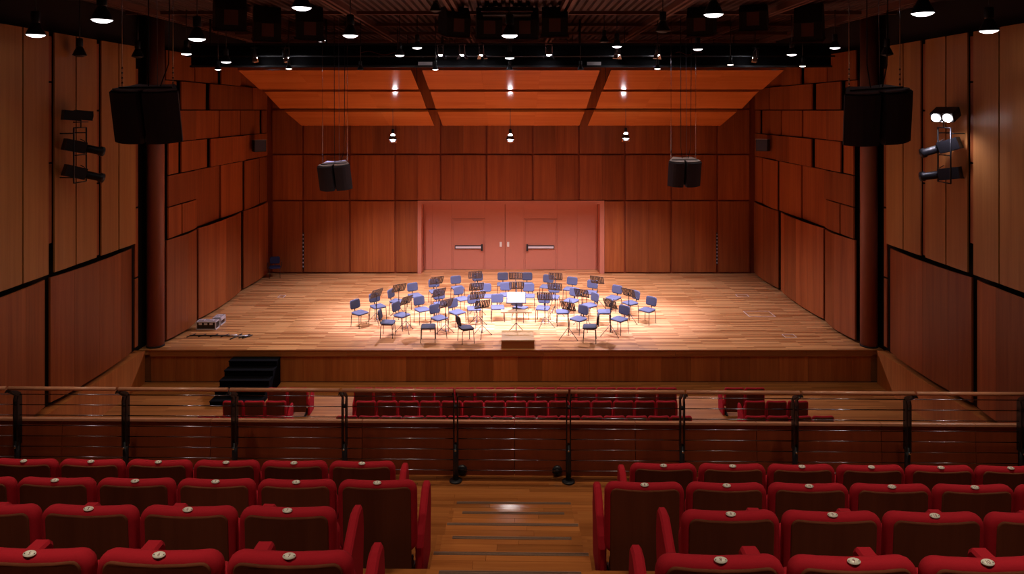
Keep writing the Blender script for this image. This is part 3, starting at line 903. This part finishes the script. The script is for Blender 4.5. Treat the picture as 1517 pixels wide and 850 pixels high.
# ================================================================== WALL SPOTLIGHT RACKS
def profile_spot(name, pos, aim, label, group, L=.62, r=.085, lit=False):
    t = empty(name, pos)
    d = Vector(aim).normalized(); m = d.to_track_quat('-Z', 'Y').to_matrix().to_4x4()
    MB().box(-r*1.15, r*1.15, -r*1.3, r*1.3, .02, L*.52, m).build('lamp_house', 'black_metal', t)
    MB().lathe([(0, .03), (r*.9, .03), (r*.9, -L*.34), (r*1.12, -L*.36), (r*1.12, -L*.46), (r*.9, -L*.46), (r*.9, -L*.40), (0, -L*.40)], 18, m).build('lens_tube', 'black_metal', t)
    MB().lathe([(0, -L*.405), (r*.88, -L*.405), (r*.88, -L*.41), (0, -L*.41)], 18, m).build('lens', 'steel', t)
    sg = 1 if pos.x > 0 else -1
    MB().tube([(0, 0, 0), (sg*.02, .0, .18), (sg*.12, .0, .23)], .011, 6).build('yoke', 'black_metal', t)
    return tag(t, label, 'spotlight', group)
def rack(s, lit):
    Yc = 17.85 if s < 0 else 17.75
    xw = 11.19; side = 'by the black steps' if s < 0 else 'across from the black steps'
    zb = CZ - (270 - HY)*17.8/F; zt = CZ - (189 - HY)*17.8/F
    xo = s*(xw - .34)
    t = tag(empty('spotlight_rack', (xo, Yc, zb)), 'black ladder rack for spotlights on the pale side wall ' + side, 'rack')
    h = zt - zb
    for yy in (-.26, .26):
        MB().tube([(0, yy, 0), (0, yy, h)], .020, 8).build('upright', 'black_metal', t)
    for k in range(3):
        MB().tube([(0, -.26, h*k/2), (0, .26, h*k/2)], .016, 8).build('rung', 'black_metal', t)
    for z in (h*.1, h*.9):
        MB().tube([(0, -.26, z), (s*.34, -.26, z)], .016, 6).build('wall_bracket', 'black_metal', t)
        MB().tube([(0, .26, z), (s*.34, .26, z)], .016, 6).build('wall_bracket', 'black_metal', t)
    for (z, dz, nm) in ((h*.62, -.25, 'upper'), (h*.14, -.30 if s < 0 else -.08, 'lower')):
        profile_spot('profile_spotlight', Vector((xo - s*.10, Yc + .05, zb + z)), (-s*.62, .75, dz if s < 0 else dz - .10), 'black profile spotlight, %s one on the wall rack %s' % (nm, side), 'profile spotlights on the wall racks', L=.95, r=.11)
    # twin floodlight on top
    tt = empty('twin_floodlight', (xo - s*.02, Yc, zt + .30))
    for k, yy in enumerate((-.26, .22)):
        d = Vector((-s*.70, -.45 if lit else .75, -.42 if lit else -.1)).normalized()
        m = Matrix.Translation((0, yy, 0)) @ d.to_track_quat('-Z', 'Y').to_matrix().to_4x4()
        MB().box(-.13, .13, -.12, .12, -.12, .26, m).build('lamp_house', 'black_metal', tt)
        MB().lathe([(0, -.125), (.105, -.125), (.105, -.14), (0, -.14)], 18, m).build('lens', 'lamp_glow_hot' if lit else 'black', tt)
    MB().tube([(0, -.30, -.16), (0, .30, -.16)], .016, 6).build('mounting_bar', 'chrome' if lit else 'black_metal', tt)
    MB().tube([(0, 0, -.30), (0, 0, -.02)], .016, 6).build('stem', 'black_metal', tt)
    tag(tt, ('lit twin floodlight on top of the wall rack ' if lit else 'unlit twin floodlight on top of the wall rack ') + side, 'floodlight')
    if lit:
        p0 = Vector(tt.location) + Vector((-s*.25, -.3, -.12))
        spot('flood_light', tt, p0, (p0.x, p0.y - .1, p0.z - 3), P_RACK*.25, C_KEY, 140, .8, .08)
rack(-1, False); rack(1, True)

# dotted cable strips in wall joints
for p, y0, y1, Y, nm in ((450, 345, 398, STG_B - .02, 'on the flight case side'), (1063, 345, 392, STG_B - .02, 'opposite the flight case side')):
    a = px(p, y0, Y); b = px(p, y1, Y)
    t = MB().box(-.024, .024, -.012, .04, b.z - a.z, 0).build('cable_strip', 'black', loc=(-9.29 if p < 700 else 9.21, STG_B + .03, a.z))
    for k in range(9):
        z = (b.z - a.z)*(k + .5)/9
        MB().box(-.020, .020, -.018, -.012, z - .035, z + .035).build('clip', 'white_dot', t)
    tag(t, 'dark strip with pale clips in a panel joint ' + nm, 'cable strip')

# ================================================================== STAGE FURNITURE
def make_chair(fabric, arms=False):
    """faces -Y, origin on the floor under the seat"""
    t = empty('orchestra_chair')
    MB().slab(.46, .44, .055, .07, .022, 0, Matrix.Translation((0, 0, .455)) @ Matrix.Rotation(R(-87), 4, 'X')).build('seat', fabric, t)
    MB().slab(.43, .31, .05, .075, .020, 0, Matrix.Translation((0, .245, .71)) @ Matrix.Rotation(R(-9), 4, 'X'), bulge=-.02).build('backrest', fabric, t)
    MB().tube([(0, .10, .425), (0, .24, .44), (0, .262, .52), (0, .262, .70)], .016, 8).build('back_post', 'black_metal', t)
    for sx in (-1, 1):
        for sy in (-1, 1):
            MB().tube([(sx*.225, sy*.20, 0), (sx*.215, sy*.18, .40), (sx*.20, sy*.15, .428)], .0115, 8).build('leg', 'black_metal', t)
        if arms:
            MB().tube([(sx*.23, .16, .43), (sx*.28, .16, .45), (sx*.29, .14, .66), (sx*.29, -.14, .66), (sx*.28, -.16, .45), (sx*.23, -.16, .43)], .013, 8).build('armrest', 'black_metal', t)
    fr_ = MB()
    for sx in (-1, 1): fr_.tube([(sx*.205, -.17, .422), (sx*.205, .17, .422)], .011, 6)
    for sy in (-1, 1): fr_.tube([(-.205, sy*.15, .422), (.205, sy*.15, .422)], .011, 6)
    fr_.build('seat_frame', 'black_metal', t)
    return t
c7 = lambda x, y: (500 + x/5.835, 390 + y/5.835)
c8 = lambda x, y: (740 + x/5.835, 390 + y/5.835)
outer = [(c7(195,425), c7(145,350)), (c7(350,370), c7(308,290)), (c7(515,325), c7(478,262)), (c7(670,275), c7(640,200)), (c7(848,240), c7(832,168)), (c7(1040,210), c7(1018,140)), (c7(1215,185), c7(1210,115)), (c7(1430,180), c7(1430,122)),
         (c8(238,180), c8(237,115)), (c8(405,200), c8(430,128)), (c8(610,220), c8(635,148)), (c8(785,250), c8(805,180)), (c8(985,295), c8(1028,222)), (c8(1130,340), c8(1167,275)), (c8(1275,400), c8(1315,325))]
middle = [(c7(435,508), c7(375,435)), (c7(557,445), c7(520,375)), (c7(735,397), c7(690,315)), (c7(895,348), c7(870,265)), (c7(1080,305), c7(1062,240)), (c7(1280,283), c7(1280,215)), (c7(1460,270), c7(1455,200)),
          (c8(250,280), c8(250,205)), (c8(460,290), c8(465,225)), (c8(620,320), c8(652,248)), (c8(775,360), c8(803,295)), (c8(905,415), c8(955,355)), (c8(1035,480), c8(1085,400))]
inner = [(c7(880,470), c7(833,390)), (c7(1035,420), c7(995,345)), (c7(1180,388), c7(1175,305)), (c7(1385,380), c7(1378,290)), (c8(180,380), c8(180,320)), (c8(375,385), c8(398,290)), (c8(545,415), c8(598,355)), (c8(680,478), c8(728,400))]
front = [(c7(1110,553), c7(1057,500)), (c8(780,545), c8(830,490))]
proto = make_chair('blue_fabric'); first = [True]
def chair_at(sp, bpx, label, group, face=None):
    s = on_floor(*sp, .46); Yb = F*(CZ - .71)/(bpx[1] - HY)
    b = Vector(((bpx[0] - CX)*Yb/F, Yb))
    d = b - s.xy
    yaw = math.atan2(-d.x, d.y)
    # chairs turn towards the conductor as well: soften the reading of the small picture
    c = Vector((.2, 19.5)) - s.xy; yc = math.atan2(c.x, -c.y)
    yaw = yaw*.85 + yc*.15 if face is None else R(face)
    t = proto if first[0] else copy_tree(proto)
    first[0] = False
    t.location = (s.x, s.y, 0); t.rotation_euler = (0, 0, yaw)
    return tag(t, label, 'chair', group)
for nm, lst in (('outer', outer), ('middle', middle), ('inner', inner)):
    for i, (a, b) in enumerate(lst):
        chair_at(a, b, 'blue orchestra chair, %s in the %s arc from the flight case end' % (ORD[i], nm), 'orchestra chairs of the %s arc' % nm, 88 if (nm, i) == ('middle', 0) else None)
chair_at(*front[0], 'blue orchestra chair closest to the stage edge, between podium and flight case', 'orchestra chairs closest to the stage edge', 112)
chair_at(*front[1], 'blue orchestra chair closest to the stage edge, beyond the podium from the flight case', 'orchestra chairs closest to the stage edge', -98)
# backless stool
s = on_floor(*c7(785, 545), .46)
st = make_chair('blue_fabric')
for c in list(st.children):
    if c.name.split('.')[0] in ('backrest', 'back_post'): bpy.data.objects.remove(c)
st.name = 'orchestra_stool'; st.location = (s.x, s.y, 0); st.rotation_euler = (0, 0, .05)
tag(st, 'backless blue stool near the stage edge between two orchestra chairs', 'stool')
# armchair in the corner
ac = make_chair('navy_fabric', True); ac.name = 'armchair'
p_ = on_floor(407, 411); ac.location = (p_.x, p_.y, 0); ac.rotation_euler = (0, 0, R(18))
tag(ac, 'dark chair with metal armrests alone in the back corner of the stage', 'chair')

def make_stand():
    t = empty('music_stand')
    # desk faces +Y (the player), leans back
    m = Matrix.Translation((0, -.02, 1.04)) @ Matrix.Rotation(R(24), 4, 'X')
    d = MB()
    W_, H_ = .50, .32
    d.box(-W_/2, W_/2, -.004, .004, -H_/2, -H_/2 + .05, m).box(-W_/2, W_/2, -.004, .004, H_/2 - .022, H_/2, m)
    n = 9
    for k in range(n):
        x = -W_/2 + .011 + (W_ - .022)*k/(n-1)
        d.box(x - .022, x + .022, -.004, .004, -H_/2 + .05, H_/2 - .022, m)
    d = d.build('desk', 'stand_metal', t)
    MB().box(-W_/2, W_/2, .0, .055, -H_/2 - .006, -H_/2, m).build('ledge', 'stand_metal', d)
    MB().tube([(0, -.03, 1.03), (0, -.04, .96), (0, 0, .93)], .018, 8).build('tilt_joint', 'black_metal', t)
    MB().tube([(0, 0, .10), (0, 0, .93)], .013, 8).build('pole', 'black_metal', t)
    MB().lathe([(0, 0), (.022, 0), (.022, .05), (0, .05)], 10, Matrix.Translation((0, 0, .60))).build('collar', 'black_metal', t)
    for k in range(3):
        a = R(90 + 120*k + 30); cx, cy = math.cos(a), math.sin(a)
        lg = MB().tube([(cx*.02, cy*.02, .34), (cx*.33, cy*.33, .012)], .0095, 6).build('leg', 'black_metal', t)
        MB().tube([(cx*.01, cy*.01, .10), (cx*.17, cy*.17, .182)], .006, 5).build('brace', 'chrome', lg)
        MB().lathe([(0, 0), (.016, 0), (.016, .022), (0, .022)], 8, Matrix.Translation((cx*.335, cy*.335, 0))).build('rubber_foot', 'black', lg)
    return t
so = [c7(335,520), c7(530,465), c7(855,390), c7(1190,335), c8(140,345), c8(485,350), c8(845,385), c8(1118,512)]
sm = [c7(592,590), c7(875,512), c7(1200,452), c8(148,440), c8(480,452), c8(712,518), c8(960,625)]
si = [c7(935,620), c7(1207,540), c7(1250,630), c8(392,550), c8(595,650)]
sproto = make_stand(); sfirst = True
for nm, lst in (('outer', so), ('middle', sm), ('inner', si)):
    for i, q in enumerate(lst):
        p_ = on_floor(*q)
        t = sproto if sfirst else copy_tree(sproto)
        sfirst = False
        d = p_.xy - Vector((.2, 20.5))
        t.location = (p_.x, p_.y, 0); t.rotation_euler = (0, 0, math.atan2(-d.x, d.y) + rnd.uniform(-.12, .12))
        tag(t, 'dark slotted music stand, %s in the %s arc from the flight case end' % (ORD[i], nm), 'music stands of the %s arc' % nm)

# podium
t = tag(empty('conductor_podium', (0.21, 22.15, 0)), 'pale wooden conductor podium at the front edge of the stage', 'podium')
MB().box(-.50, .50, -.46, .46, 0, .225).build('body', 'fascia_wood', t)
MB().box(-.505, .505, -.475, .475, .226, .265).build('top_board', 'podium_wood', t)
# conductor's stand with an open score
t = tag(empty('conductor_stand', (.17, 23.05, 0), R(180)), 'conductor music stand with a wide wooden tray behind the podium', 'music stand')
for k in range(3):
    a = R(90 + 120*k); cx, cy = math.cos(a), math.sin(a)
    MB().tube([(cx*.02, cy*.02, .36), (cx*.33, cy*.33, .012)], .011, 6).build('leg', 'black_metal', t)
MB().tube([(0, 0, .08), (0, 0, 1.14)], .017, 8).build('pole', 'black_metal', t)
MB().box(-.50, .50, -.14, .16, .745, .775).build('tray', 'podium_wood', t)
m = Matrix.Translation((0, 0, 1.20)) @ Matrix.Rotation(R(42), 4, 'X')
MB().box(-.32, .32, -.012, -.002, -.20, .20, m).box(-.32, .32, -.002, .05, -.206, -.196, m).build('desk', 'stand_metal', t)
sc = tag(empty('open_score', (.17, 23.05, 0), R(180)), 'open white music score lying on the conductor stand', 'score')
for s_ in (-1, 1):
    pg = MB().box(.004 if s_ > 0 else -.285, .285 if s_ > 0 else -.004, .0, .009, -.194, .19, m).build('page', 'paper', sc)
    ln = MB()
    for k in range(8):
        z = .15 - k*.042
        for j in range(2):
            ln.box(s_*.145 - .115, s_*.145 + .115, .0092, .0098, z - .010 + j*.010, z - .007 + j*.010, m)
    ln.build('staves', 'paper_ink', pg)

# flight cases (L-shaped pair) and stand parts lying on the floor
def flight_case(a, b, wd, h, label):
    a = Vector(a); b = Vector(b); d = (b - a); L_ = d.length
    t = empty('flight_case', ((a+b)/2).to_3d(), math.atan2(d.y, d.x))
    MB().box(-L_/2 + .02, L_/2 - .02, -wd/2 + .02, wd/2 - .02, .02, h - .02).build('body', 'case_side', t)
    e = MB(); q = .028
    for sy in (-1, 1):
        for z in (q/2, h - q/2):
            e.box(-L_/2, L_/2, sy*wd/2 - q/2, sy*wd/2 + q/2, z - q/2, z + q/2)
        for sx in (-1, 1):
            e.box(sx*L_/2 - q/2, sx*L_/2 + q/2, sy*wd/2 - q/2, sy*wd/2 + q/2, 0, h)
    for sx in (-1, 1):
        for z in (q/2, h - q/2): e.box(sx*L_/2 - q/2, sx*L_/2 + q/2, -wd/2, wd/2, z - q/2, z + q/2)
    e.build('metal_edging', 'alu', t)
    MB().box(-L_/2 + .04, L_/2 - .04, -wd/2 + .04, wd/2 - .04, h - .02, h + .004).build('lid', 'cabinet_top', t)
    for x in (-L_*.28, 0, L_*.28):
        MB().box(x - .05, x + .05, -wd/2 - .026, -wd/2 - .001, h*.62, h*.86).build('latch', 'alu', t)
    for x in (-L_*.25, L_*.22):
        MB().box(x - .07, x + .07, -.06, .06, h + .005, h + .02).build('corner_plate', 'alu', t)
    return tag(t, label, 'case', 'flight cases on the stage')
p0 = on_floor(290.5, 488.5); p1 = on_floor(319, 488.5)
flight_case((p0.x, p0.y + .16), (p1.x, p1.y + .16), .30, .27, 'dark flight case with silver edges lying parallel to the stage front')
p2 = on_floor(321, 487); p3 = on_floor(333.5, 477)
d_ = (p3 - p2).xy.normalized(); n_ = Vector((-d_.y, d_.x)); a_ = p2.xy + d_*.34 + n_*.13; b_ = p3.xy + n_*.13
flight_case(a_, b_, .26, .27, 'dark flight case with silver edges lying end-on beside the other case')
# long folded stand lying flat
a = on_floor(281, 498); b = on_floor(345, 498.5)
t = tag(empty('folded_microphone_stand', (a.x, a.y, 0)), 'long dark folded microphone stand lying on the stage floor before the flight cases', 'microphone stand')
L_ = b.x - a.x
MB().tube([(0, 0, .03), (L_, -.02, .03)], .022, 8).build('tube', 'black_metal', t)
for u, l in ((.03, .22), (.28, .16), (.55, .16), (.80, .20)):
    MB().tube([(L_*u - .08, -.12*l/.2, .016), (L_*u + .10, .12*l/.2, .04)], .014, 6).build('clamp', 'black_metal', t)
MB().tube([(L_*.93, -.02, .03), (L_ + .12, 0, .03)], .03, 8).build('end_sleeve', 'alu', t)
b = on_floor(347, 500)
t = tag(empty('stand_base', (b.x, b.y, 0)), 'folded black tripod base lying beside the long microphone stand', 'stand base')
for (x0, y0, x1, y1) in ((-.05, -.22, .14, .30), (.18, -.1, .42, .25), (.10, .20, .48, .05), (.30, -.12, .52, .18)):
    MB().tube([(x0, y0, .02), (x1, y1, .03)], .017, 6).build('leg', 'black_metal', t)
MB().tube([(.02, .05, .03), (.40, .10, .03)], .024, 8).build('hub', 'alu', t)

# floor boxes: thin metal frames let into the stage
for i, (pa, pb_, lab) in enumerate(((( 410.5, 440.7), (421, 437.2), 'near the corner armchair'), ((1110, 469), (1134, 461), 'large one near the bent wall opposite the flight case'), ((1163.5, 499.8), (1171.5, 495.2), 'small one near the stage edge opposite the flight case'), ((1093, 439.5), (1103.5, 436.5), 'faint one near the back wall opposite the flight case'))):
    a = on_floor(*pa); b = on_floor(*pb_)
    x0, x1 = sorted((a.x, a.x + abs(b.x - a.x) + (.12 if i == 1 else .08))); y0, y1 = a.y, max(b.y, a.y + .25)
    cx, cy = (x0+x1)/2, (y0+y1)/2
    t = empty('floor_box', (cx, cy, 0))
    e = MB(); hx, hy = (x1-x0)/2, (y1-y0)/2; q = .02
    e.box(-hx, hx, -hy, -hy + q, 0, .006).box(-hx, hx, hy - q, hy, 0, .006).box(-hx, -hx + q, -hy + q, hy - q, 0, .006).box(hx - q, hx, -hy + q, hy - q, 0, .006)
    e.build('frame', 'alu', t)
    MB().box(-hx + q, hx - q, -hy + q, hy - q, 0, .003).build('lid', 'stage_boards', t)
    tag(t, 'floor box with metal frame, ' + lab, 'floor box')

# black steps up to the stage
a = xat(343, 21.4); b = xat(413, 21.4)
cx = (a + b)/2
t = tag(empty('stage_steps', (cx, 21.55, LOW)), 'black carpeted steps leading up to the stage front', 'steps')
n = 5; wd = (b - a)/2; dep = .34
for k in range(n):
    h = 1.0*(n - k)/(n + .6)*1.06 - (0 if k else .06)
    h = (0.80, 0.64, 0.47, 0.31, 0.15)[k]
    MB().box(-wd, wd, -dep*(k+1) + .001, -dep*k, 0, h - .035).build('riser_block', 'carpet_black', t)
    MB().box(-wd - .01, wd + .01, -dep*(k+1) - .02, -dep*k - .021 if k else 0, h - .034, h).build('tread', 'carpet_black', t)
